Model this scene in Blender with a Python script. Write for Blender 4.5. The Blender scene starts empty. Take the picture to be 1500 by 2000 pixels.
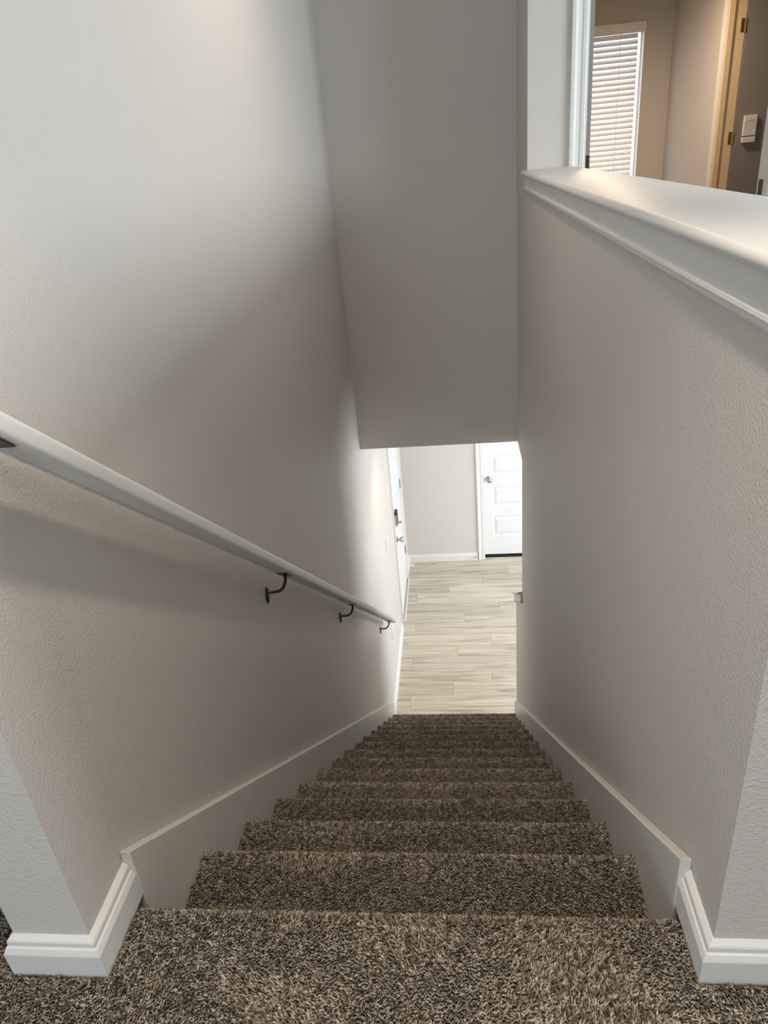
import bpy, bmesh, math, random
import numpy as np
from mathutils import Vector, Matrix

random.seed(7); rng = np.random.default_rng(7)
SC = bpy.context.scene
COL = SC.collection

# ------------------------------------------------------------------ camera
cam_d = bpy.data.cameras.new('camera'); cam = bpy.data.objects.new('camera', cam_d); COL.objects.link(cam)
cam_d.sensor_fit = 'HORIZONTAL'; cam_d.sensor_width = 36.0; cam_d.lens = 36.0 * 1391.8 / 1500.0
cam_d.clip_start = 0.02
_r = Vector((0.99290448, 0.08086937, -0.08718275)); _u = Vector((0.04109391, 0.45464039, 0.88972659)); _f = Vector((-0.11158843, 0.8869962, -0.44809124))
cam.matrix_world = Matrix(((_r.x, _u.x, -_f.x, 0.64478), (_r.y, _u.y, -_f.y, -0.82897), (_r.z, _u.z, -_f.z, 1.19219), (0, 0, 0, 1)))
SC.camera = cam

# ------------------------------------------------------------------ world, exposure, large lights
SC.view_settings.view_transform = 'Standard'; SC.view_settings.look = 'None'
SC.view_settings.exposure = 0.0; SC.view_settings.gamma = 1.0; SC.view_settings.use_curve_mapping = False
wd = bpy.data.worlds.new('sky'); SC.world = wd; wd.use_nodes = True
wd.node_tree.nodes['Background'].inputs[0].default_value = (0.80, 0.92, 1.0, 1)
wd.node_tree.nodes['Background'].inputs[1].default_value = 3.0

def area(name, loc, direction, sx, sy, energy, color, disk=False):
    l = bpy.data.lights.new(name, 'AREA'); l.energy = energy; l.color = color
    l.shape = 'DISK' if disk else 'RECTANGLE'; l.size = sx
    if not disk: l.size_y = sy
    o = bpy.data.objects.new(name, l); COL.objects.link(o); o.location = loc
    o.rotation_euler = Vector(direction).to_track_quat('-Z', 'Y').to_euler()
    return o
# daylight entering the window of the loft behind the camera, and the window of the lower room
area('loft_window_daylight', (-0.55, -3.93, 1.45), (0, 1, 0), 1.5, 1.3, 38, (0.68, 0.85, 1.0))
area('hall_window_daylight', (4.55, 0.5, 1.45), (-1, 0, 0), 2.2, 1.4, 120, (0.86, 0.94, 1.0))
area('lower_window_daylight', (4.40, 3.9, -1.55), (-1, 0, 0), 2.6, 1.5, 140, (0.90, 0.95, 1.0))
area('living_window_daylight', (2.9, 0.03, -1.60), (0, 1, 0), 2.0, 1.5, 74, (0.95, 0.97, 1.0))

# ------------------------------------------------------------------ measures (metres)
W = 0.9957; RIS = 0.197; TR = 0.2471; ZF = -15 * RIS; ZB = -0.4855; YB = 3.395
YL = -0.1407; YR = -0.12; YH = 2.824; CAPZ = 1.066; CEIL = 2.44; XW = 1.175
Y1 = 3.09; Y2 = 3.575; YF = 6.113; S = RIS / TR

# ------------------------------------------------------------------ materials
def mat(name, color, rough=0.6, metal=0.0, bump=None, spec=0.5):
    m = bpy.data.materials.new(name); m.use_nodes = True
    nt = m.node_tree; b = nt.nodes['Principled BSDF']
    b.inputs['Base Color'].default_value = (*color, 1); b.inputs['Roughness'].default_value = rough
    b.inputs['Metallic'].default_value = metal; b.inputs['Specular IOR Level'].default_value = spec
    if bump:
        scale, strength, dist = bump
        g = nt.nodes.new('ShaderNodeNewGeometry'); n = nt.nodes.new('ShaderNodeTexNoise')
        n.inputs['Scale'].default_value = scale; n.inputs['Detail'].default_value = 2.0; n.inputs['Roughness'].default_value = 0.45
        nt.links.new(g.outputs['Position'], n.inputs['Vector'])
        r = nt.nodes.new('ShaderNodeValToRGB'); r.color_ramp.elements[0].position = 0.42; r.color_ramp.elements[1].position = 0.68
        nt.links.new(n.outputs['Fac'], r.inputs['Fac'])
        bp = nt.nodes.new('ShaderNodeBump'); bp.inputs['Strength'].default_value = strength; bp.inputs['Distance'].default_value = dist
        nt.links.new(r.outputs['Color'], bp.inputs['Height']); nt.links.new(bp.outputs['Normal'], b.inputs['Normal'])
    return m
M = {}
M['wall'] = mat('greige_orange_peel_paint', (0.60, 0.563, 0.521), 0.55, bump=(195, 0.36, 0.0012), spec=0.4)
M['ceil'] = mat('ceiling_paint', (0.78, 0.77, 0.75), 0.7, bump=(90, 0.3, 0.0016))
M['trim'] = mat('white_trim_paint', (0.70, 0.69, 0.665), 0.42, bump=(30, 0.04, 0.0008))
M['skirt'] = mat('skirt_paint', (0.64, 0.62, 0.58), 0.35, bump=(25, 0.05, 0.0008))
M['door'] = mat('white_door_paint', (0.72, 0.725, 0.73), 0.42)
M['taupe_door'] = mat('taupe_door_leaf', (0.27, 0.25, 0.24), 0.45)  # even taupe base colour for both upstairs door leaves
M['jamb_tan'] = mat('tan_bath_jamb', (0.80, 0.62, 0.38), 0.45)  # even tan base colour for the bath doorway jamb
M['nickel'] = mat('satin_nickel', (0.48, 0.45, 0.41), 0.33, 1.0)
M['bronze'] = mat('dark_bronze', (0.10, 0.08, 0.06), 0.35, 0.9)
M['brass'] = mat('brass', (0.62, 0.42, 0.16), 0.3, 1.0)
M['black'] = mat('black_plastic', (0.012, 0.012, 0.013), 0.35)
M['plastic'] = mat('white_plastic', (0.80, 0.79, 0.77), 0.35)
M['slat'] = mat('white_blind_slat', (0.82, 0.80, 0.77), 0.45)
M['gap'] = mat('dark_joint_and_gap_shade', (0.03, 0.025, 0.02), 0.8)  # dark fill for plank joints, slot and the painted shade under doors
M['sub'] = mat('carpet_backing', (0.2, 0.16, 0.12), 0.95, bump=(300, 0.6, 0.004))
_nt = M['sub'].node_tree; _n = [n for n in _nt.nodes if n.type == 'TEX_NOISE'][0]
_r = _nt.nodes.new('ShaderNodeValToRGB'); _r.color_ramp.elements[0].position = .36; _r.color_ramp.elements[0].color = (0.05, 0.037, 0.026, 1)
_r.color_ramp.elements[1].position = .68; _r.color_ramp.elements[1].color = (0.42, 0.36, 0.285, 1)
_nt.links.new(_n.outputs['Fac'], _r.inputs['Fac']); _nt.links.new(_r.outputs['Color'], _nt.nodes['Principled BSDF'].inputs['Base Color'])
M['ext'] = mat('subfloor', (0.5, 0.48, 0.45), 0.8)
def emis(name, c, s):
    m = bpy.data.materials.new(name); m.use_nodes = True; nt = m.node_tree
    nt.nodes.remove(nt.nodes['Principled BSDF']); e = nt.nodes.new('ShaderNodeEmission')
    e.inputs[0].default_value = (*c, 1); e.inputs[1].default_value = s
    nt.links.new(e.outputs[0], nt.nodes['Material Output'].inputs[0]); return m
M['lens'] = emis('lamp_lens', (1.0, 0.82, 0.62), 6.0)
def glass():
    m = bpy.data.materials.new('window_glass'); m.use_nodes = True; nt = m.node_tree
    b = nt.nodes['Principled BSDF']
    tr = nt.nodes.new('ShaderNodeBsdfTransparent'); gl = nt.nodes.new('ShaderNodeBsdfGlossy'); gl.inputs['Roughness'].default_value = 0.02
    mx = nt.nodes.new('ShaderNodeMixShader'); mx.inputs[0].default_value = 0.06
    nt.links.new(tr.outputs[0], mx.inputs[1]); nt.links.new(gl.outputs[0], mx.inputs[2])
    nt.links.new(mx.outputs[0], nt.nodes['Material Output'].inputs[0]); nt.nodes.remove(b); return m
M['glass'] = glass()
def plank_mat():
    m = bpy.data.materials.new('pale_oak_vinyl_plank'); m.use_nodes = True; nt = m.node_tree; b = nt.nodes['Principled BSDF']
    oi = nt.nodes.new('ShaderNodeObjectInfo'); g = nt.nodes.new('ShaderNodeNewGeometry')
    off = nt.nodes.new('ShaderNodeMath'); off.operation = 'MULTIPLY'; off.inputs[1].default_value = 37.0
    nt.links.new(oi.outputs['Random'], off.inputs[0])
    cmb = nt.nodes.new('ShaderNodeCombineXYZ'); nt.links.new(off.outputs[0], cmb.inputs[2]); nt.links.new(off.outputs[0], cmb.inputs[0])
    ad = nt.nodes.new('ShaderNodeVectorMath'); ad.operation = 'ADD'
    nt.links.new(g.outputs['Position'], ad.inputs[0]); nt.links.new(cmb.outputs[0], ad.inputs[1])
    mp = nt.nodes.new('ShaderNodeMapping'); mp.inputs['Scale'].default_value = (1.1, 17.0, 1.0)
    nt.links.new(ad.outputs[0], mp.inputs['Vector'])
    n = nt.nodes.new('ShaderNodeTexNoise'); n.inputs['Scale'].default_value = 1.6; n.inputs['Detail'].default_value = 5; n.inputs['Distortion'].default_value = 0.7
    nt.links.new(mp.outputs[0], n.inputs['Vector'])
    r = nt.nodes.new('ShaderNodeValToRGB'); e = r.color_ramp.elements
    e[0].position = 0.30; e[0].color = (0.36, 0.305, 0.235, 1); e[1].position = 0.72; e[1].color = (0.66, 0.60, 0.505, 1)
    x = e.new(0.48); x.color = (0.55, 0.485, 0.395, 1)
    nt.links.new(n.outputs['Fac'], r.inputs['Fac'])
    mp2 = nt.nodes.new('ShaderNodeMapping'); mp2.inputs['Scale'].default_value = (3.0, 160.0, 1.0)
    nt.links.new(ad.outputs[0], mp2.inputs['Vector'])
    n2 = nt.nodes.new('ShaderNodeTexNoise'); n2.inputs['Scale'].default_value = 1.0; n2.inputs['Detail'].default_value = 3
    nt.links.new(mp2.outputs[0], n2.inputs['Vector'])
    hv = nt.nodes.new('ShaderNodeHueSaturation')
    mr = nt.nodes.new('ShaderNodeMapRange'); mr.inputs[1].default_value = 0.3; mr.inputs[2].default_value = 0.7; mr.inputs[3].default_value = 0.90; mr.inputs[4].default_value = 1.08
    nt.links.new(n2.outputs['Fac'], mr.inputs[0])
    mr2 = nt.nodes.new('ShaderNodeMapRange'); mr2.inputs[3].default_value = 0.92; mr2.inputs[4].default_value = 1.08
    nt.links.new(oi.outputs['Random'], mr2.inputs[0])
    mu = nt.nodes.new('ShaderNodeMath'); mu.operation = 'MULTIPLY'; nt.links.new(mr.outputs[0], mu.inputs[0]); nt.links.new(mr2.outputs[0], mu.inputs[1])
    nt.links.new(mu.outputs[0], hv.inputs['Value']); nt.links.new(r.outputs['Color'], hv.inputs['Color'])
    nt.links.new(hv.outputs[0], b.inputs['Base Color']); b.inputs['Roughness'].default_value = 0.42; b.inputs['Specular IOR Level'].default_value = 0.4
    return m
M['plank'] = plank_mat()
def pile_mat():
    m = bpy.data.materials.new('brown_heather_carpet_fibre'); m.use_nodes = True; nt = m.node_tree; b = nt.nodes['Principled BSDF']
    a = nt.nodes.new('ShaderNodeAttribute'); a.attribute_name = 'shade'
    r = nt.nodes.new('ShaderNodeValToRGB'); e = r.color_ramp.elements
    e[0].position = 0.0; e[0].color = (0.07, 0.053, 0.038, 1); e[1].position = 1.0; e[1].color = (0.62, 0.545, 0.445, 1)
    for p, c in ((0.28, (0.16, 0.126, 0.093, 1)), (0.55, (0.32, 0.268, 0.207, 1)), (0.8, (0.46, 0.40, 0.32, 1))):
        x = e.new(p); x.color = c
    nt.links.new(a.outputs['Fac'], r.inputs['Fac']); nt.links.new(r.outputs['Color'], b.inputs['Base Color'])
    b.inputs['Roughness'].default_value = 0.85; b.inputs['Specular IOR Level'].default_value = 0.15
    return m
M['pile'] = pile_mat()

# ------------------------------------------------------------------ helpers
def empty(name, loc=(0, 0, 0), parent=None):
    o = bpy.data.objects.new(name, None); COL.objects.link(o); o.location = loc; o.empty_display_size = 0.05
    if parent: o.parent = parent
    bpy.context.view_layer.update() if parent else None
    return o
def tag(o, label=None, cat=None, group=None, kind=None):
    if label: o['label'] = label
    if cat: o['category'] = cat
    if group: o['group'] = group
    if kind: o['kind'] = kind
    return o
def obj(name, bm, m, parent=None, smooth=False):
    bmesh.ops.recalc_face_normals(bm, faces=bm.faces)
    me = bpy.data.meshes.new(name); bm.to_mesh(me); bm.free()
    if smooth:
        for p in me.polygons: p.use_smooth = True
        try: me.set_sharp_from_angle(angle=math.radians(38))
        except Exception: pass
    me.materials.append(M[m] if isinstance(m, str) else m)
    o = bpy.data.objects.new(name, me); COL.objects.link(o)
    if parent:
        o.parent = parent
        o.matrix_parent_inverse = Matrix.Translation(-world_loc(parent))
    return o
def world_loc(o):
    v = Vector(o.location)
    p = o.parent
    return v if not p else v + world_loc(p) - (Vector((0,0,0)) if o.type == 'EMPTY' else world_loc(p))
def add_box(bm, x0, x1, y0, y1, z0, z1, bev=0.0, seg=1):
    r = bmesh.ops.create_cube(bm, size=1.0); vs = r['verts']
    for v in vs:
        v.co = Vector(((x0 + x1) / 2 + v.co.x * (x1 - x0), (y0 + y1) / 2 + v.co.y * (y1 - y0), (z0 + z1) / 2 + v.co.z * (z1 - z0)))
    if bev:
        es = list({e for v in vs for e in v.link_edges})
        bmesh.ops.bevel(bm, geom=es, offset=bev, segments=seg, affect='EDGES', profile=0.5)
def box(name, b, m, parent=None, bev=0.0, seg=1, smooth=False):
    bm = bmesh.new(); add_box(bm, *b, bev=bev, seg=seg); return obj(name, bm, m, parent, smooth)
def boxes(name, bs, m, parent=None, bev=0.0):
    bm = bmesh.new()
    for b in bs: add_box(bm, *b, bev=bev)
    return obj(name, bm, m, parent)
def add_prism(bm, pts, axis, a0, a1):
    def mk(p, a):
        return {'x': (a, p[0], p[1]), 'y': (p[0], a, p[1]), 'z': (p[0], p[1], a)}[axis]
    v0 = [bm.verts.new(mk(p, a0)) for p in pts]; v1 = [bm.verts.new(mk(p, a1)) for p in pts]
    n = len(pts)
    bm.faces.new(v0); bm.faces.new(v1[::-1])
    for i in range(n): bm.faces.new((v0[i], v0[(i + 1) % n], v1[(i + 1) % n], v1[i]))
def prism(name, pts, axis, a0, a1, m, parent=None, smooth=False):
    bm = bmesh.new(); add_prism(bm, pts, axis, a0, a1); return obj(name, bm, m, parent, smooth)
def add_tube(bm, pts, rad, seg=10, caps=True):
    pts = [Vector(p) for p in pts]; rings = []
    up = Vector((0, 1, 0))
    for i, p in enumerate(pts):
        t = (pts[min(i + 1, len(pts) - 1)] - pts[max(i - 1, 0)]).normalized()
        a = t.cross(up)
        if a.length < 1e-4: a = t.cross(Vector((1, 0, 0)))
        a.normalize(); b = t.cross(a).normalized()
        rr = rad[i] if isinstance(rad, (list, tuple)) else rad
        rings.append([bm.verts.new(p + rr * (math.cos(k * 2 * math.pi / seg) * a + math.sin(k * 2 * math.pi / seg) * b)) for k in range(seg)])
    for r0, r1 in zip(rings, rings[1:]):
        for k in range(seg): bm.faces.new((r0[k], r0[(k + 1) % seg], r1[(k + 1) % seg], r1[k]))
    if caps: bm.faces.new(rings[0]); bm.faces.new(rings[-1][::-1])
def tube(name, pts, rad, m, parent=None, seg=10):
    bm = bmesh.new(); add_tube(bm, pts, rad, seg); return obj(name, bm, m, parent, True)
def lathe(name, prof, origin, axis, m, parent=None, seg=20, sx=1.0):
    """prof: (distance along axis, radius); axis a unit vector."""
    bm = bmesh.new(); ax = Vector(axis).normalized(); a = ax.orthogonal().normalized(); b = ax.cross(a); o = Vector(origin); rings = []
    for h, r in prof:
        rings.append([bm.verts.new(o + ax * h + max(r, 1e-4) * (math.cos(k * 2 * math.pi / seg) * a + math.sin(k * 2 * math.pi / seg) * b)) for k in range(seg)])
    for r0, r1 in zip(rings, rings[1:]):
        for k in range(seg): bm.faces.new((r0[k], r0[(k + 1) % seg], r1[(k + 1) % seg], r1[k]))
    bm.faces.new(rings[0]); bm.faces.new(rings[-1][::-1])
    return obj(name, bm, m, parent, True)
def sweep(name, path, prof, z0, m, parent=None, side=1):
    """profile (offset, height) swept along a horizontal polyline with mitred corners; side=+1 offsets to the right of travel."""
    bm = bmesh.new(); P = [Vector(p) for p in path]; rings = []
    def nrm(a, b):
        t = (b - a).normalized(); return Vector((t.y, -t.x)) * side
    for i, p in enumerate(P):
        if i == 0: mv = nrm(P[0], P[1])
        elif i == len(P) - 1: mv = nrm(P[-2], P[-1])
        else:
            n0, n1 = nrm(P[i - 1], P[i]), nrm(P[i], P[i + 1]); mv = (n0 + n1) / (1 + n0.dot(n1))
        rings.append([bm.verts.new((p.x + mv.x * d, p.y + mv.y * d, z0 + h)) for d, h in prof])
    n = len(prof)
    for r0, r1 in zip(rings, rings[1:]):
        for k in range(n): bm.faces.new((r0[k], r0[(k + 1) % n], r1[(k + 1) % n], r1[k]))
    bm.faces.new(rings[0]); bm.faces.new(rings[-1][::-1])
    return obj(name, bm, m, parent)
def struct(o): o['kind'] = 'structure'; return o
BASE = [(0, 0), (.018, 0), (.018, .055), (.0173, .0575), (.0135, .0665), (.0105, .069), (.0100, .078), (.0085, .081), (.002, .0875), (0, .0875)]
CAS = [(0, 0), (.0, .010), (.006, .0135), (.020, .0135), (.024, .010), (.040, .013), (.052, .018), (.066, .018), (.068, .015), (.068, 0)]   # (across, out)

# ------------------------------------------------------------------ room shell, upper storey
TH = 0.134
struct(boxes('wall_left', [(-TH, 0, YL, 4.88, ZF - .02, CEIL), (-TH, 0, 5.75, YF + .12, ZF - .02, CEIL), (-TH, 0, 4.88, 5.75, ZF + 2.06, CEIL)], 'wall'))
struct(prism('wall_right', [(YR, ZF - .02), (Y2, ZF - .02), (Y2, -1.405 - .65 * (Y2 - 3.08) - .012), (Y1, -1.405 - .65 * (Y1 - 3.08) - .012), (Y1, ZB), (YB + .12, ZB), (YB + .12, CEIL), (YH, CEIL), (YH, CAPZ - .02), (YR, CAPZ - .02)], 'x', W, XW, 'wall'))
struct(boxes('wall_bulkhead', [(0, W, YB, YB + .12, ZB, CEIL)], 'wall'))
# hall wall with the bedroom doorway (faces the stair head)
DL, DR = 1.240, 2.075; DT = 2.06
struct(boxes('wall_hall', [(XW, DL, YH, YH + .12, 0, CEIL), (DR, 4.6, YH, YH + .12, 0, CEIL), (DL, DR, YH, YH + .12, DT, CEIL)], 'wall'))
struct(boxes('wall_rear', [(-2.6, -1.35, -4.1, -3.98, 0, CEIL), (.25, 4.6, -4.1, -3.98, 0, CEIL), (-1.35, .25, -4.1, -3.98, 0, .75), (-1.35, .25, -4.1, -3.98, 2.15, CEIL)], 'wall'))
struct(boxes('wall_loft_side', [(-2.72, -2.6, -4.1, 1.6, 0, CEIL), (-2.6, -TH, 1.48, 1.6, 0, CEIL)], 'wall'))
struct(boxes('wall_hall_side', [(4.6, 4.72, -4.1, -.65, 0, CEIL), (4.6, 4.72, 1.65, YH + .12, 0, CEIL), (4.6, 4.72, -.65, 1.65, 0, .7), (4.6, 4.72, -.65, 1.65, 2.2, CEIL)], 'wall'))
struct(boxes('ceiling', [(-2.72, 4.8, -4.1, 7.2, CEIL, CEIL + .1)], 'ceil'))
# bedroom beyond the doorway: wall faces X 2.655 and Y 6.89
BX, BY = 2.655, 6.89
VD0, VD1 = 4.42, 5.45
WX0, WX1, WZ0, WZ1 = 1.50, 2.408, 0.55, 1.99
struct(boxes('wall_bedroom_right', [(BX, BX + .117, YH + .12, VD0, 0, CEIL), (BX, BX + .117, VD1, BY + .12, 0, CEIL), (BX, BX + .117, VD0, VD1, DT, CEIL)], 'wall'))
struct(boxes('wall_bedroom_far', [(W - .7, WX0, BY, BY + .12, 0, CEIL), (WX1, BX, BY, BY + .12, 0, CEIL), (WX0, WX1, BY, BY + .12, 0, WZ0), (WX0, WX1, BY, BY + .12, WZ1, CEIL)], 'wall'))
struct(boxes('wall_bedroom_left', [(W - .82, W - .7, YB + .12, BY + .12, 0, CEIL), (W - .7, W, YB + .12, YB + .14, 0, CEIL)], 'wall'))
struct(boxes('wall_bath', [(BX + .117, 4.6, 4.0, 4.1, 0, CEIL), (BX + .117, 4.6, 6.2, 6.3, 0, CEIL), (4.5, 4.6, 4.1, 6.2, 0, CEIL)], 'wall'))

# ------------------------------------------------------------------ room shell, lower storey
LD0, LD1 = .862, 1.662                     # far closet door leaf
struct(boxes('wall_far', [(0, LD0 - .012, YF, YF + .12, ZF, ZB), (LD1 + .012, 4.5, YF, YF + .12, ZF, ZB), (LD0 - .012, LD1 + .012, YF, YF + .12, ZF + 2.06, ZB)], 'wall'))
struct(boxes('wall_closet_back', [(.7, 1.9, YF + .7, YF + .8, ZF, ZB), (.6, .7, YF + .12, YF + .8, ZF, ZB), (1.9, 2.0, YF + .12, YF + .8, ZF, ZB)], 'wall'))
struct(boxes('wall_lower_right', [(4.45, 4.55, 0, 2.5, ZF, ZB), (4.45, 4.55, 5.3, YF, ZF, ZB), (4.45, 4.55, 2.5, 5.3, ZF, ZF + .6), (4.45, 4.55, 2.5, 5.3, ZF + 2.2, ZB)], 'wall'))
struct(boxes('wall_lower_near', [(XW, 1.85, -.1, 0, ZF, ZB), (3.95, 4.55, -.1, 0, ZF, ZB), (1.85, 3.95, -.1, 0, ZF, ZF + .58), (1.85, 3.95, -.1, 0, ZF + 2.13, ZB)], 'wall'))
struct(boxes('ceiling_lower', [(XW, 4.55, -.1, YB + .12, ZB, ZB + .02), (0, 4.55, YB + .12, YF + .8, ZB, ZB + .02)], 'ceil'))

# ------------------------------------------------------------------ floors
fl = struct(boxes('floor_upper', [(-2.6, 4.6, -4.0, -.05, -.3, -.006), (XW, 4.6, -.05, YH, -.3, -.006), (-2.6, -TH, -.05, 1.5, -.3, -.006), (XW, 4.6, YH, YB + .12, -.3, -.006), (W - .82, 4.6, YB + .12, 7.1, -.3, -.006)], 'sub'))
fll = struct(boxes('floor_lower', [(-.14, 4.55, 3.2, YF + .8, ZF - .06, ZF - .006), (XW, 4.55, -.1, 3.2, ZF - .06, ZF - .006)], 'gap'))
# vinyl planks laid across the hall, joints where the photograph shows them
PW = 0.1742; JOINTS = [.129, .493, .828, .125, .535, .847, .13, .612, .952, .121, .457, .808, 1.096, .33]
pl_mesh = {}
def plank(x0, x1, yc):
    L = round(x1 - x0, 3)
    if L < .03: return
    key = L
    if key not in pl_mesh:
        bm = bmesh.new(); add_box(bm, 0, L - .0012, -PW / 2 + .0006, PW / 2 - .0006, -.006, 0)
        es = [e for e in bm.edges if all(v.co.z > -.001 for v in e.verts)]
        bmesh.ops.bevel(bm, geom=es, offset=.0012, segments=1, affect='EDGES')
        bmesh.ops.recalc_face_normals(bm, faces=bm.faces)
        me = bpy.data.meshes.new('plank'); bm.to_mesh(me); bm.free(); me.materials.append(M['plank']); pl_mesh[key] = me
    o = bpy.data.objects.new('plank', pl_mesh[key]); COL.objects.link(o); o.location = (x0, yc, ZF); o.parent = fll
for k, jx in enumerate(JOINTS):
    yc = 3.787 + (k - 0) * PW
    if yc - PW / 2 > YF: break
    xs = [jx + n * 1.219 for n in range(-2, 4)]
    for a, b in zip(xs, xs[1:]):
        a2, b2 = max(a, .002), min(b, 3.2)
        if b2 > a2: plank(a2, b2, yc)
for k in (-1, -2, -3):                     # rows under and beside the last step
    yc = 3.787 + k * PW
    for a, b in ((.002, .42 + .3 * k * k % 1), (.42 + .3 * k * k % 1, 1.3), (1.3, 2.5), (2.5, 3.2)):
        if k == -3: a = max(a, 1.2)
        if b > a: plank(a, b, yc)

# ------------------------------------------------------------------ carpet pile
def lowfreq(x, y, seed):
    return (np.sin(x * 9.1 + seed * 1.7 + 2.1 * np.sin(y * 7.3 + seed)) + np.sin(y * 11.7 - seed * 2.3 + 1.7 * np.sin(x * 6.1)) + np.sin((x + y) * 17 + seed)) / 3
def pile(name, P, N, T, h, w, parent, simple=False, back=None):
    """P points, N normals, T tangent frames: each tuft a bent, tapering three-sided strand."""
    n = len(P)
    ang = lowfreq(P[:, 0], P[:, 1] + P[:, 2], 3.0) * 2.6 + rng.normal(0, .9, n) - 1.0
    B = np.cross(N, T)
    lean = (np.cos(ang)[:, None] * T + np.sin(ang)[:, None] * B) * rng.uniform(.25, 1.0, n)[:, None]
    if back is not None: lean = lean * (1 - .75 * back)[:, None] - B * (back * rng.uniform(.55, 1.15, n))[:, None]
    flat = np.clip((N[:, 2] - .55) / .45, 0, 1); lean = lean * (.35 + .65 * flat)[:, None]
    hh = h * rng.uniform(.65, 1.2, n) * (.60 + .40 * flat); ww = w * rng.uniform(.7, 1.3, n); a0 = rng.uniform(0, 6.28, n)
    V = np.empty((n, 7, 3))
    for k in range(3):
        a = a0 + k * 2.0944
        d = np.cos(a)[:, None] * T + np.sin(a)[:, None] * B
        V[:, k] = P + d * (ww * .8)[:, None]
        a = a + .8; d = np.cos(a)[:, None] * T + np.sin(a)[:, None] * B
        V[:, 3 + k] = P + N * (hh * .62)[:, None] + lean * (hh * .42)[:, None] + d * (ww * .95)[:, None]
    V[:, 6] = P + N * hh[:, None] * .95 + lean * (hh * .95)[:, None]
    base = (np.arange(n) * 7)[:, None]
    if n and simple:
        V = V[:, [0, 1, 2, 6]]; base = (np.arange(n) * 4)[:, None]
        loops = (base[:, :, None] + np.array([[0, 1, 3], [1, 2, 3], [2, 0, 3]])[None]).ravel(); sizes = np.full(3 * n, 3)
    quads = np.array([[0, 1, 4, 3], [1, 2, 5, 4], [2, 0, 3, 5]]); tris = np.array([[3, 4, 6], [4, 5, 6], [5, 3, 6]])
    if not simple: loops = np.concatenate([(base[:, :, None] + quads[None]).reshape(n, -1), (base[:, :, None] + tris[None]).reshape(n, -1)], 1).ravel()
    if not simple: sizes = np.tile(np.array([4, 4, 4, 3, 3, 3]), n)
    starts = np.concatenate([[0], np.cumsum(sizes)[:-1]])
    me = bpy.data.meshes.new(name)
    nv_ = V.shape[1]; me.vertices.add(n * nv_); me.vertices.foreach_set('co', V.reshape(-1).astype(np.float32))
    me.loops.add(len(loops)); me.loops.foreach_set('vertex_index', loops.astype(np.int32))
    me.polygons.add(len(sizes)); me.polygons.foreach_set('loop_start', starts.astype(np.int32))
    try: me.polygons.foreach_set('loop_total', sizes.astype(np.int32))
    except Exception: pass
    me.update(calc_edges=True)
    cell = .0065 * (w / .00185); q = np.floor(P / cell).astype(np.int64)
    hsh = np.sin(q[:, 0] * 12.9898 + q[:, 1] * 78.233 + q[:, 2] * 37.719) * 43758.5453; hsh = hsh - np.floor(hsh)
    sh = np.clip(.52 * rng.beta(1.45, 1.35, n) + .48 * hsh, 0, 1)
    sh = np.clip((sh - .5) * 1.35 + .5, 0, 1)
    at = me.attributes.new('shade', 'FLOAT', 'POINT'); at.data.foreach_set('value', np.repeat(sh, nv_).astype(np.float32))
    me.materials.append(M['pile'])
    o = bpy.data.objects.new(name, me); COL.objects.link(o); o.parent = parent; o['kind'] = 'stuff'
    return o
def jitter_grid(u0, u1, v0, v1, dens):
    s = 1 / math.sqrt(dens); nu = max(1, int((u1 - u0) / s)); nv = max(1, int((v1 - v0) / s))
    U, Vv = np.meshgrid(np.arange(nu), np.arange(nv), indexing='ij')
    U = (U + rng.uniform(0, 1, U.shape)) / nu * (u1 - u0) + u0; Vv = (Vv + rng.uniform(0, 1, Vv.shape)) / nv * (v1 - v0) + v0
    return U.ravel(), Vv.ravel()
# loft carpet near the stair head
pu, pv = [], []
for (a, b, c, d) in ((.020, W - .020, -.40, -.05), (-.50, .020, -.40, YL - .02), (W - .020, 1.35, -.40, YR - .02), (-.50, -TH - .02, YL - .02, .12)):
    near = 105000
    u, v = jitter_grid(a, b, c, d, near); pu.append(u); pv.append(v)
u = np.concatenate(pu); v = np.concatenate(pv); z = np.full_like(u, -.0055)
P = np.stack([u, v, z], 1); N = np.tile((0., 0., 1.), (len(u), 1)); T = np.tile((1., 0., 0.), (len(u), 1))
pile('carpet_pile', P, N, T, .0105, .00185, fl)

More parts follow.
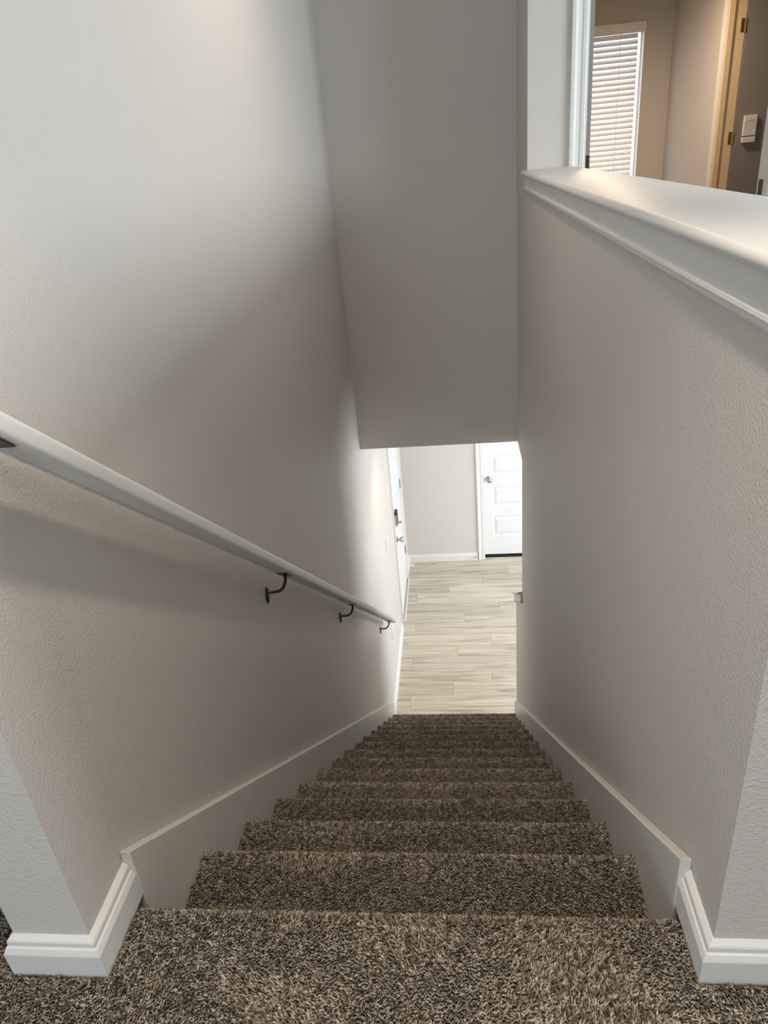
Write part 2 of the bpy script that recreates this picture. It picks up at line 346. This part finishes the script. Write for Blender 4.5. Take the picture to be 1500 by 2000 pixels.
# ------------------------------------------------------------------ staircase: fifteen carpeted steps
stair = empty('staircase', (W / 2, 0, ZF)); tag(stair, 'straight flight of brown shag-carpeted stairs running down between two walls', 'staircase')
SK = .020
def nose_y(i): return -.026 if i == 0 else i * TR
for i in range(15):
    zt = -i * RIS - .0045; yn = nose_y(i) - .003; yb = (nose_y(i - 1) - .022) if i else -.05
    r = .023
    prof = [(yb, zt)]
    arc = []
    for k in range(0, 9):
        a = math.pi / 2 - k * math.radians(150) / 8
        arc.append((yn - r + r * math.cos(a), zt - r + r * math.sin(a)))
    prof += arc + [(yn - .026, zt - .06), (yn - .026, zt - RIS + .008), (yb, zt - RIS + .008)]
    st = prism('step', prof, 'x', SK, W - SK, 'sub', stair, True)
    # pile over tread, nosing and the head of the riser
    line = [(yb, zt)] + arc + [(yn - .026, zt - .06)]
    if i == 14: line.append((yn - .026, zt - RIS + .006))
    seg = [(np.array(p), np.array(q)) for p, q in zip(line, line[1:])]
    lens = np.array([np.linalg.norm(q - p) for p, q in seg]); cum = np.concatenate([[0], np.cumsum(lens)])
    dens = [105000, 100000, 90000, 76000, 62000, 50000, 42000, 36000, 31000, 28000, 26000, 24000, 22000, 22000, 22000][i]
    hgt = [.0105, .010, .0092, .0085, .008, .0075, .007][min(i, 6)]
    wid = .00185 * math.sqrt(105000 / dens) * .95
    u, v = jitter_grid(SK + .002, W - SK - .002, 0, cum[-1] - 1e-4, dens)
    idx = np.clip(np.searchsorted(cum, v, side='right') - 1, 0, len(seg) - 1)
    p0 = np.array([s[0] for s in seg])[idx]; p1 = np.array([s[1] for s in seg])[idx]
    tt = ((v - cum[idx]) / lens[idx])[:, None]; pt = p0 + (p1 - p0) * tt
    dr = (p1 - p0) / lens[idx][:, None]
    P = np.stack([u, pt[:, 0], pt[:, 1]], 1); N = np.stack([np.zeros_like(u), -dr[:, 1], dr[:, 0]], 1)
    T = np.tile((1., 0., 0.), (len(u), 1))
    o = pile('carpet_pile', P, N, T, hgt, wid * (1.25 if i > 3 else 1), st, i > 3, np.clip((yn - P[:, 1] - .018) / (.03 if i > 2 else .12), 0, 1)); o.matrix_parent_inverse = Matrix.Identity(4)
    # children of a step sit in world space: undo the staircase origin carried by the step
    o.location = (0, 0, 0)

# ------------------------------------------------------------------ skirt boards beside the stairs
def skirt(name, x0, x1, yend):
    top = lambda y: .108 - S * y
    pts = [(-.006, -.03), (-.006, top(-.006)), (yend, top(yend)), (yend, ZF + .0), (3.30, ZF + .0), (3.30, top(3.30) - .62), (.40, top(.4) - .62), (.12, -.35), (-.006, -.20)]
    return struct(prism(name, pts, 'x', x0, x1, 'skirt'))
skirt('trim_1', 0.0, SK, 3.588); skirt('trim_2', W - SK, W, 3.535)
for o in ('trim_1', 'trim_2'):
    bv = bpy.data.objects[o].modifiers.new('edge', 'BEVEL'); bv.width = .0025; bv.segments = 2; bv.limit_method = 'ANGLE'

# ------------------------------------------------------------------ baseboards
struct(sweep('baseboard_left', [(0, -.004), (0, YL), (-TH, YL), (-TH, 1.4)], BASE, -.004, 'trim', side=-1))
struct(sweep('baseboard_right', [(W, -.004), (W, YR), (XW, YR), (XW, YH - .02)], BASE, -.004, 'trim', side=1))
struct(sweep('baseboard_lower_left', [(0, 3.588), (0, 4.80)], BASE, ZF, 'trim', side=1))
struct(sweep('baseboard_lower_far', [(0, 5.83), (0, YF), (.775, YF)], BASE, ZF, 'trim', side=1))
struct(sweep('baseboard_lower_right', [(W, 3.536), (W, Y2), (XW, Y2), (XW, .3)], BASE, ZF, 'trim', side=-1))
struct(sweep('baseboard_lower_back', [(1.75, YF), (4.4, YF)], BASE, ZF, 'trim', side=1))
struct(sweep('baseboard_bedroom', [(.4, BY), (BX, BY), (BX, 5.53)], BASE, 0, 'trim', side=1))
struct(sweep('baseboard_hall', [(DR + .09, YH), (4.58, YH)], BASE, 0, 'trim', side=1))

# ------------------------------------------------------------------ half-wall cap upstairs, raked cap downstairs
def cap_profile(x0, x1, zt, th):
    r = th / 2; p = []
    for k in range(7):
        a = math.pi / 2 + k * math.pi / 6; p.append((x0 + r + r * math.cos(a), zt - r + r * math.sin(a)))
    for k in range(7):
        a = -math.pi / 2 + k * math.pi / 6; p.append((x1 - r + r * math.cos(a), zt - r + r * math.sin(a)))
    return p
def moulding(sgn, xw, zt):     # apron board and bed moulding profile under the cap (x, z)
    f = lambda d: xw - sgn * d
    return [(f(0), zt - .020), (f(.013), zt - .020), (f(.013), zt - .066), (f(.0165), zt - .068), (f(.0172), zt - .073), (f(.0145), zt - .0755), (f(.0140), zt - .082), (f(.011), zt - .086), (f(0), zt - .086)]
cap = struct(prism('trim_3', cap_profile(W - .031, XW + .03, CAPZ, .021), 'y', YR - .035, YH + .0005, 'trim', smooth=True))
ap = prism('apron', moulding(1, W, CAPZ), 'y', YR - .018, YH + .0005, 'trim', cap)
ap2 = prism('apron', moulding(-1, XW, CAPZ), 'y', YR - .018, YH - .001, 'trim', cap)
prism('apron', [(YR, CAPZ - .02), (YR - .013, CAPZ - .02), (YR - .013, CAPZ - .066), (YR - .021, CAPZ - .07), (YR - .019, CAPZ - .078), (YR - .012, CAPZ - .086), (YR, CAPZ - .086)], 'x', W - .018, XW + .018, 'trim', cap)
tagcap = cap
def raked(prof, y0, y1):
    bm = bmesh.new(); zk = lambda y: -1.405 - .65 * (y - 3.08)
    v0 = [bm.verts.new((x, y0, zk(y0) + z)) for x, z in prof]; v1 = [bm.verts.new((x, y1, zk(y1) + z)) for x, z in prof]; n = len(prof)
    bm.faces.new(v0); bm.faces.new(v1[::-1])
    for i in range(n): bm.faces.new((v0[i], v0[(i + 1) % n], v1[(i + 1) % n], v1[i]))
    return bm
kc = struct(obj('trim_4', raked(cap_profile(W - .031, XW + .03, .006, .021), Y1 - .001, Y2 + .03), 'trim', smooth=True))
obj('apron', raked(moulding(1, W, .006), Y1 - .028, Y2 + .018), 'trim', kc)
obj('apron', raked(moulding(-1, XW, .006), Y1 - .028, Y2 + .018), 'trim', kc)

# ------------------------------------------------------------------ handrail with brackets
rail = empty('handrail', (0, 1.75, -1.9)); tag(rail, 'white painted wooden handrail on bronze brackets sloping down the left wall', 'handrail')
LV = .900
rp = []
def _arc(cx, cz, r_, a0, a1, n=7):
    for k in range(n):
        a = math.radians(a0 + (a1 - a0) * k / (n - 1)); rp.append((cx + r_ * math.cos(a), cz + r_ * math.sin(a)))
_arc(.083, LV + .008, .014, 0, 90); _arc(.061, LV + .008, .014, 90, 180)
_arc(.052, LV - .017, .005, 180, 270, 4)
rp += [(.0585, LV - .022), (.059, LV - .0205), (.0605, LV - .0205), (.061, LV - .022)]
_arc(.085, LV - .010, .012, 270, 360, 6)
bm = bmesh.new(); RY0, RY1 = -.115, 3.60
v0 = [bm.verts.new((x, RY0, z - S * RY0)) for x, z in rp]; v1 = [bm.verts.new((x, RY1, z - S * RY1)) for x, z in rp]
bm.faces.new(v0); bm.faces.new(v1[::-1])
for i in range(len(rp)): bm.faces.new((v0[i], v0[(i + 1) % len(rp)], v1[(i + 1) % len(rp)], v1[i]))
obj('rail', bm, 'trim', rail, True)
for by in (-.065, 1.065, 2.11, 3.395):
    zl = LV - S * by
    zr = zl - .10
    # oval wall rosette
    bm = bmesh.new(); rings = []
    for (x, k) in ((0, 1.0), (.003, 1.0), (.006, .82), (.008, .45)):
        rings.append([bm.verts.new((x, by + .017 * k * math.cos(t), zr + .030 * k * math.sin(t))) for t in [j * 2 * math.pi / 18 for j in range(18)]])
    for a, b in zip(rings, rings[1:]):
        for k in range(18): bm.faces.new((a[k], a[(k + 1) % 18], b[(k + 1) % 18], b[k]))
    bm.faces.new(rings[0]); bm.faces.new(rings[-1][::-1])
    brk = obj('bracket', bm, 'bronze', rail, True)
    pts = [(.004, by, zr + .014), (.018, by, zr + .011), (.034, by, zr + .013)]
    for k in range(1, 8):
        a = k * math.pi / 2 / 7; pts.append((.034 + .037 * math.sin(a), by, zr + .013 + (zl - .026 - zr - .013) * (1 - math.cos(a))))
    arm = tube('arm', pts, [.0075] + [.0052] * (len(pts) - 1), 'bronze', brk)
    arm.matrix_parent_inverse = Matrix.Identity(4)
    bm = bmesh.new(); sl = [(.052, -.003), (.090, -.003), (.090, .0), (.052, .0)]
    y0, y1 = by - .028, by + .028
    a0 = [bm.verts.new((x, y0, LV - .022 + z - S * y0)) for x, z in sl]; a1 = [bm.verts.new((x, y1, LV - .022 + z - S * y1)) for x, z in sl]
    bm.faces.new(a0); bm.faces.new(a1[::-1])
    for k in range(4): bm.faces.new((a0[k], a0[(k + 1) % 4], a1[(k + 1) % 4], a1[k]))
    sd = obj('saddle', bm, 'bronze', brk); sd.matrix_parent_inverse = Matrix.Identity(4)

# ------------------------------------------------------------------ doors
def hinge(bm_name, parent, b_leaf, axis_pt, h, m, r=.006):
    o = box(bm_name, b_leaf, m, parent, bev=.0008)
    k = tube('knuckle', [(axis_pt[0], axis_pt[1], axis_pt[2] - h / 2), (axis_pt[0], axis_pt[1], axis_pt[2] + h / 2)], r, m, o)
    return o
def knob(name, origin, axis, parent, m='nickel'):
    return lathe(name, [(0, .032), (.006, .031), (.009, .022), (.012, .011), (.030, .011), (.036, .020), (.044, .027), (.054, .028), (.062, .022), (.066, .008)], origin, axis, m, parent, 22)

# far five-panel closet door, leaf front face at Y = YF+.05
d1 = struct(empty('door_1', (LD0, YF + .05, ZF)))
yf = YF + .055; lz0, lz1 = ZF + .026, ZF + 2.045
rows = [(.256, .506), (.631, .865), (.998, 1.233), (1.365, 1.600), (1.732, 1.925)]
fr = [(LD0, LD0 + .092, yf, yf + .035, lz0, lz1), (LD1 - .092, LD1, yf, yf + .035, lz0, lz1)]
edges = [lz0] + [ZF + z for p in rows for z in p] + [lz1]
for a, b in zip(edges[0::2], edges[1::2]): fr.append((LD0 + .092, LD1 - .092, yf, yf + .035, a, b))
leaf = boxes('leaf', fr, 'door', d1)
for a, b in rows:
    # sticking slopes down to a recess, then a raised field
    bm = bmesh.new(); x0, x1, z0, z1 = LD0 + .092, LD1 - .092, ZF + a, ZF + b
    lv = [(0, yf + .001), (.006, yf + .002), (.014, yf + .0115), (.022, yf + .0115), (.046, yf + .004), (.05, yf + .0035)]
    rg = [[bm.verts.new((x, y, z)) for x, z in ((x0 + d, z0 + d), (x1 - d, z0 + d), (x1 - d, z1 - d), (x0 + d, z1 - d))] for d, y in lv]
    for p, q in zip(rg, rg[1:]):
        for k in range(4): bm.faces.new((p[k], p[(k + 1) % 4], q[(k + 1) % 4], q[k]))
    bm.faces.new(rg[-1])
    bk = [bm.verts.new((x, yf + .03, z)) for x, z in ((x0, z0), (x1, z0), (x1, z1), (x0, z1))]
    for k in range(4): bm.faces.new((rg[0][k], rg[0][(k + 1) % 4], bk[(k + 1) % 4], bk[k]))
    bm.faces.new(bk); obj('panel', bm, 'door', d1)
knob('knob', (LD0 + .062, yf, ZF + .958), (0, -1, 0), d1)
# jamb and casing of the far door
def casing(name, vert, x_in, sgn, z0, z1, face, out, parent=None):
    pass
jb = struct(boxes('trim_5', [(LD0 - .012, LD0 - .003, YF - .001, YF + .12, ZF, ZF + 2.06), (LD1 + .003, LD1 + .012, YF - .001, YF + .12, ZF, ZF + 2.06), (LD0 - .012, LD1 + .012, YF - .001, YF + .12, ZF + 2.05, ZF + 2.06)], 'trim'))
def cas_y(x_in, sgn, z0, z1, yface, parent):   # casing leg on a wall facing -Y
    return prism('casing', [(x_in + sgn * a, yface - o) for a, o in CAS], 'z', z0, z1, 'trim', parent)
cas_y(LD0 - .008, -1, ZF, ZF + 2.055, YF, jb); cas_y(LD1 + .008, 1, ZF, ZF + 2.055, YF, jb)
prism('casing', [(YF - o, ZF + 2.055 + a) for a, o in CAS], 'x', LD0 - .076, LD1 + .076, 'trim', jb)
# threshold shadow strip: dark sheet on closet floor paints gap shade below the leaf
struct(box('closet_gap_shade', (LD0 - .002, LD1 + .002, YF + .062, YF + .7, ZF - .006, ZF + .002), 'gap'))

# front door in the left wall (faces +X)
FD0, FD1 = 4.955, 5.735
d2 = struct(empty('door_2', (0, FD0, ZF)))
xf = .004
bm = bmesh.new(); add_box(bm, xf - .045, xf, FD0, FD1, ZF + .022, ZF + 2.035, bev=.0015); obj('leaf', bm, 'door', d2)
for (ya, yb_) in ((FD0 + .115, FD0 + .36), (FD1 - .36, FD1 - .115)):
    for (za, zb_) in ((.24, .82), (1.28, 1.88)):
        bm = bmesh.new()
        lv = [(0, xf + .0005), (.010, xf + .006), (.022, xf + .006), (.034, xf + .0012)]
        rg = [[bm.verts.new((x, y, z)) for y, z in ((ya + dd, ZF + za + dd), (yb_ - dd, ZF + za + dd), (yb_ - dd, ZF + zb_ - dd), (ya + dd, ZF + zb_ - dd))] for dd, x in lv]
        for p, q in zip(rg, rg[1:]):
            for k in range(4): bm.faces.new((p[k], p[(k + 1) % 4], q[(k + 1) % 4], q[k]))
        bm.faces.new(rg[-1]); bm.faces.new(rg[0][::-1]); obj('panel', bm, 'door', d2)
for hz in (.377, 1.148, 1.86):
    hinge('hinge', d2, (xf - .003, xf + .0035, FD1 - .026, FD1 + .012, ZF + hz - .045, ZF + hz + .045), (xf + .006, FD1 + .002, ZF + hz), .092, 'nickel')
knob('knob', (xf, FD0 + .066, ZF + .895), (1, 0, 0), d2)
lk = box('smart_lock', (xf, xf + .026, FD0 + .030, FD0 + .104, ZF + 1.055, ZF + 1.195), 'nickel', d2, bev=.006, seg=2, smooth=True)
lk['label'] = 'satin nickel deadbolt housing with black top'
o = box('lock_cap', (xf - .0, xf + .0275, FD0 + .0285, FD0 + .1055, ZF + 1.165, ZF + 1.198), 'black', lk, bev=.004); 
o = box('lock_window', (xf + .02, xf + .028, FD0 + .070, FD0 + .103, ZF + 1.09, ZF + 1.166), 'black', lk, bev=.002)
o = lathe('thumb_turn', [(0, .016), (.006, .015), (.010, .007), (.020, .007), (.026, .014), (.034, .012)], (xf + .024, FD0 + .075, ZF + 1.075), (1, 0, 0), 'nickel', lk, 16)
jd = struct(boxes('trim_7', [(-TH, .001, 4.88, FD0 - .003, ZF, ZF + 2.06), (-TH, .001, FD1 + .013, 5.75, ZF, ZF + 2.06), (-TH, .001, 4.88, 5.75, ZF + 2.04, ZF + 2.06)], 'trim'))
for yi, sg in ((4.945, -1), (5.743, 1)):
    prism('casing', [(o_ * .75, yi + sg * a) for a, o_ in CAS], 'z', ZF, ZF + 2.05, 'trim', jd)
prism('casing', [(o_, ZF + 2.05 + a) for a, o_ in CAS], 'y', 4.877, 5.811, 'trim', jd)
th = box('threshold', (-TH, .028, 4.95, 5.75, ZF - .002, ZF + .016), 'trim', jd, bev=.004)
box('door_gap_shade', (xf - .046, xf + .004, FD0, FD1, ZF + .014, ZF + .026), 'gap', d2)  # dark bar painting the shaded gap between leaf and threshold
bo = box('plinth', (.0, .062, 5.985, 6.03, ZF, ZF + .030), 'trim', jd, bev=.003)

# bedroom doorway: jambs, casing, open leaf
jc = struct(boxes('trim_8', [(DL, DL + .014, YH - .001, YH + .121, 0, DT), (DR - .014, DR, YH - .001, YH + .121, 0, DT), (DL, DR, YH - .001, YH + .121, DT - .014, DT)], 'trim'))
cas_y(DL + .006, -1, 0, DT, YH, jc); cas_y(DR - .006, 1, 0, DT, YH, jc)
prism('casing', [(YH - o_, DT + a) for a, o_ in CAS], 'x', DL - .062, DR + .062, 'trim', jc)
d3 = struct(empty('door_3', (DL + .02, YH + .12, 0)))
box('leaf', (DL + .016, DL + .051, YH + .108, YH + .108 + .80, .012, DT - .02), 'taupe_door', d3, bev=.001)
for hz in (.27, 1.055, 1.82):
    hinge('hinge', d3, (DL + .020, DL + .051, YH + .1055, YH + .1085, hz - .045, hz + .045), (DL + .018, YH + .124, hz), .09, 'bronze')
sp = box('strike_plate', (DR - .0165, DR - .0135, YH + .055, YH + .100, .87, .935), 'bronze', jc, bev=.0005)

# bath doorway in the bedroom's right wall, leaf swung in
je = struct(boxes('trim_9', [(BX - .001, BX + .118, VD1 - .001, VD1 + .014, 0, DT), (BX - .001, BX + .118, VD0 - .014, VD0 + .001, 0, DT), (BX - .001, BX + .118, VD0, VD1, DT - .014, DT), (BX, BX + .037, VD1 - .011, VD1, 0, DT - .014)], 'jamb_tan'))
prism('casing', [(BX - o_, VD1 + .006 + a) for a, o_ in CAS], 'z', 0, DT, 'trim', je)
prism('casing', [(BX - o_, VD0 - .006 - a) for a, o_ in CAS], 'z', 0, DT, 'trim', je)
prism('casing', [(BX - o_, DT + a) for a, o_ in CAS], 'y', VD0 - .07, VD1 + .07, 'trim', je)
d4 = struct(empty('door_4', (BX + .12, VD1, 0)))
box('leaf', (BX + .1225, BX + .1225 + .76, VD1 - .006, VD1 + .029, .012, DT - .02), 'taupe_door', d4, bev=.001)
for hz in (.27, 1.065, 1.78):
    hinge('hinge', d4, (BX + .088, BX + .119, VD1 - .004, VD1 - .0008, hz - .042, hz + .042), (BX + .119, VD1 - .006, hz), .084, 'brass')
# white plastic holder on that leaf
hd = empty('wall_dispenser', (2.885, VD1 - .006, 1.03)); tag(hd, 'small white plastic box with arched line and dark slot on taupe door', 'dispenser')
box('body', (2.838, 2.932, VD1 - .026, VD1 - .0055, 1.068, 1.206), 'plastic', hd, bev=.004, seg=2)
box('tray', (2.838, 2.932, VD1 - .028, VD1 - .0055, 1.024, 1.062), 'plastic', hd, bev=.003)
box('slot', (2.842, 2.915, VD1 - .024, VD1 - .0055, 1.0615, 1.0685), 'gap', hd)
tube('arched_line', [(2.845 + .08 * t, VD1 - .0262, 1.158 + .016 * math.sin(math.pi * t)) for t in [k / 10 for k in range(11)]], .0014, 'ext', hd, 6)

# ------------------------------------------------------------------ bedroom window and blind
w1 = struct(empty('window_1', ((WX0 + WX1) / 2, BY + .08, WZ0)))
boxes('window_frame', [(WX0, WX0 + .035, BY + .075, BY + .12, WZ0, WZ1), (WX1 - .014, WX1, BY + .075, BY + .12, WZ0, WZ1), (WX0, WX1, BY + .075, BY + .12, WZ0, WZ0 + .035), (WX0, WX1, BY + .075, BY + .12, WZ1 - .035, WZ1)], 'trim', w1)
box('pane', (WX0 + .03, WX1 - .01, BY + .094, BY + .099, WZ0 + .03, WZ1 - .03), 'glass', w1)
box('window_sill', (WX0 - .03, WX1 + .03, BY - .035, BY + .075, WZ0 - .02, WZ0 + .004), 'trim', w1, bev=.004)
bl = empty('window_blind', ((WX0 + WX1) / 2, BY + .03, WZ1)); tag(bl, 'white horizontal slat blind with moulded valance over the bedroom window', 'blind')
vp = [(0, 1.950), (-.010, 1.950), (-.014, 1.957), (-.014, 1.968), (-.018, 1.974), (-.018, 1.998), (-.023, 2.004), (-.025, 2.018), (-.025, 2.024), (0, 2.024)]
prism('valance', [(BY - .012 + a, z) for a, z in vp], 'x', WX0 - .03, 2.412, 'slat', bl)
prism('valance_return', [(BY - .034, 1.950), (BY, 1.950), (BY, 2.024), (BY - .036, 2.024)], 'x', 2.400, 2.4118, 'slat', bl)
bx0, bx1 = WX0 + .015, 2.362
sl_me = None
for k in range(30):
    z = 1.930 - k * .0445
    if sl_me is None:
        bm = bmesh.new(); tl = math.radians(52); pr_ = []
        for s_ in (-1, 1):
            rngk = range(-3, 4) if s_ < 0 else range(3, -4, -1)
            for j in rngk:
                a = j / 3 * .024; c = .0025 * (1 - (j / 3) ** 2) + s_ * .0013
                pr_.append((a * math.cos(tl) - c * math.sin(tl), a * math.sin(tl) + c * math.cos(tl)))
        add_prism(bm, pr_, 'x', bx0, bx1); bmesh.ops.recalc_face_normals(bm, faces=bm.faces)
        sl_me = bpy.data.meshes.new('slat'); bm.to_mesh(sl_me); bm.free(); sl_me.materials.append(M['slat'])
    o = bpy.data.objects.new('slat', sl_me); COL.objects.link(o); o.parent = bl; o.matrix_parent_inverse = Matrix.Translation(-Vector(bl.location)); o.location = (0, BY + .036, z)
box('bottom_rail', (bx0, bx1, BY + .022, BY + .05, .572, .592), 'slat', bl, bev=.002)
for cx in (1.70, 2.205):
    for cy in (.012, .060):
        tube('ladder_cord', [(cx, BY + cy, .58), (cx, BY + cy, 1.955)], .0022, 'slat', bl, 6)

# ------------------------------------------------------------------ switches, outlet, door stop
def plate_x(name, y, z, label, cat, rocker=True):
    e = empty(name, (0, y, z - .06)); tag(e, label, cat)
    box('cover_plate', (0, .006, y - .036, y + .036, z - .058, z + .058), 'plastic', e, bev=.003, seg=2)
    if rocker: box('rocker', (.005, .0095, y - .016, y + .016, z - .032, z + .032), 'plastic', e, bev=.0015)
    else:
        for dz in (-.02, .02):
            s_ = box('socket', (.005, .0075, y - .015, y + .015, z + dz - .014, z + dz + .014), 'plastic', e, bev=.001)
            for dy in (-.006, .006): box('slot', (.0073, .0079, y + dy - .001, y + dy + .001, z + dz - .006, z + dz + .004), 'black', s_).matrix_parent_inverse = Matrix.Identity(4)
plate_x('light_switch', 4.27, ZF + 1.27, 'white rocker light switch on the wall just before the front door', 'switch')
plate_x('wall_outlet', 4.07, ZF + .55, 'white wall outlet under the bottom end of the handrail', 'outlet', False)
ds = empty('door_stop', (.757, YF - .02, ZF + .04)); tag(ds, 'small spring door stop screwed to white baseboard beside closet door', 'door stop')
lathe('flange', [(0, .011), (.004, .010), (.008, .005)], (.757, YF - .0175, ZF + .045), (0, -1, 0), 'nickel', ds, 14)
tube('spring', [(.757, YF - .022 - .0009 * k, ZF + .045) for k in range(60)], [.0062 if k % 3 else .0048 for k in range(60)], 'nickel', ds, 8)
lathe('rubber_tip', [(0, .008), (.012, .008), (.014, .006)], (.757, YF - .075, ZF + .045), (0, -1, 0), 'plastic', ds, 14)

# ------------------------------------------------------------------ ceiling lights with their lamps
def can(name, x, y, z, energy, color, label, size=.13, spot=125):
    e = empty(name, (x, y, z)); tag(e, label, 'ceiling light')
    bm = bmesh.new(); rings = []
    for r_, dz in ((.072, -.001), (.090, -.001), (.090, -.005), (.072, -.012)):
        rings.append([bm.verts.new((x + r_ * math.cos(t), y + r_ * math.sin(t), z + dz)) for t in [j * 2 * math.pi / 28 for j in range(28)]])
    rings.append(rings[0])
    for a, b in zip(rings, rings[1:]):
        for k in range(28): bm.faces.new((a[k], a[(k + 1) % 28], b[(k + 1) % 28], b[k]))
    obj('trim_ring', bm, 'plastic', e, True)
    lathe('lens', [(0, .072), (.004, .072)], (x, y, z - .006), (0, 0, 1), 'lens', e, 28)
    l = bpy.data.lights.new(name + '_lamp', 'SPOT'); l.energy = energy; l.color = color; l.shadow_soft_size = size / 2
    l.spot_size = math.radians(spot); l.spot_blend = .75
    lo = bpy.data.objects.new(name + '_lamp', l); COL.objects.link(lo); lo.location = (x, y, z - .016)
    return e
WARM = (1.0, .80, .60)
can('stair_ceiling_light', .44, 1.62, CEIL, 42, (1.0, .80, .62), 'round recessed ceiling light above the stairwell')
can('hall_ceiling_light', .42, 3.95, ZB, 26, (1.0, .80, .56), 'round recessed ceiling light over the lower entry')
can('bedroom_ceiling_light', 1.75, 5.0, CEIL, 190, (1.0, .74, .50), 'round recessed ceiling light in the bedroom', spot=172)
can('loft_ceiling_light', .50, -2.60, CEIL, 26, (1.0, .88, .74), 'round recessed ceiling light deeper in the loft behind the landing', spot=150)
can('landing_ceiling_light', .60, -.50, CEIL, 135, (1.0, .86, .70), 'round recessed ceiling light above the carpeted landing', spot=84)
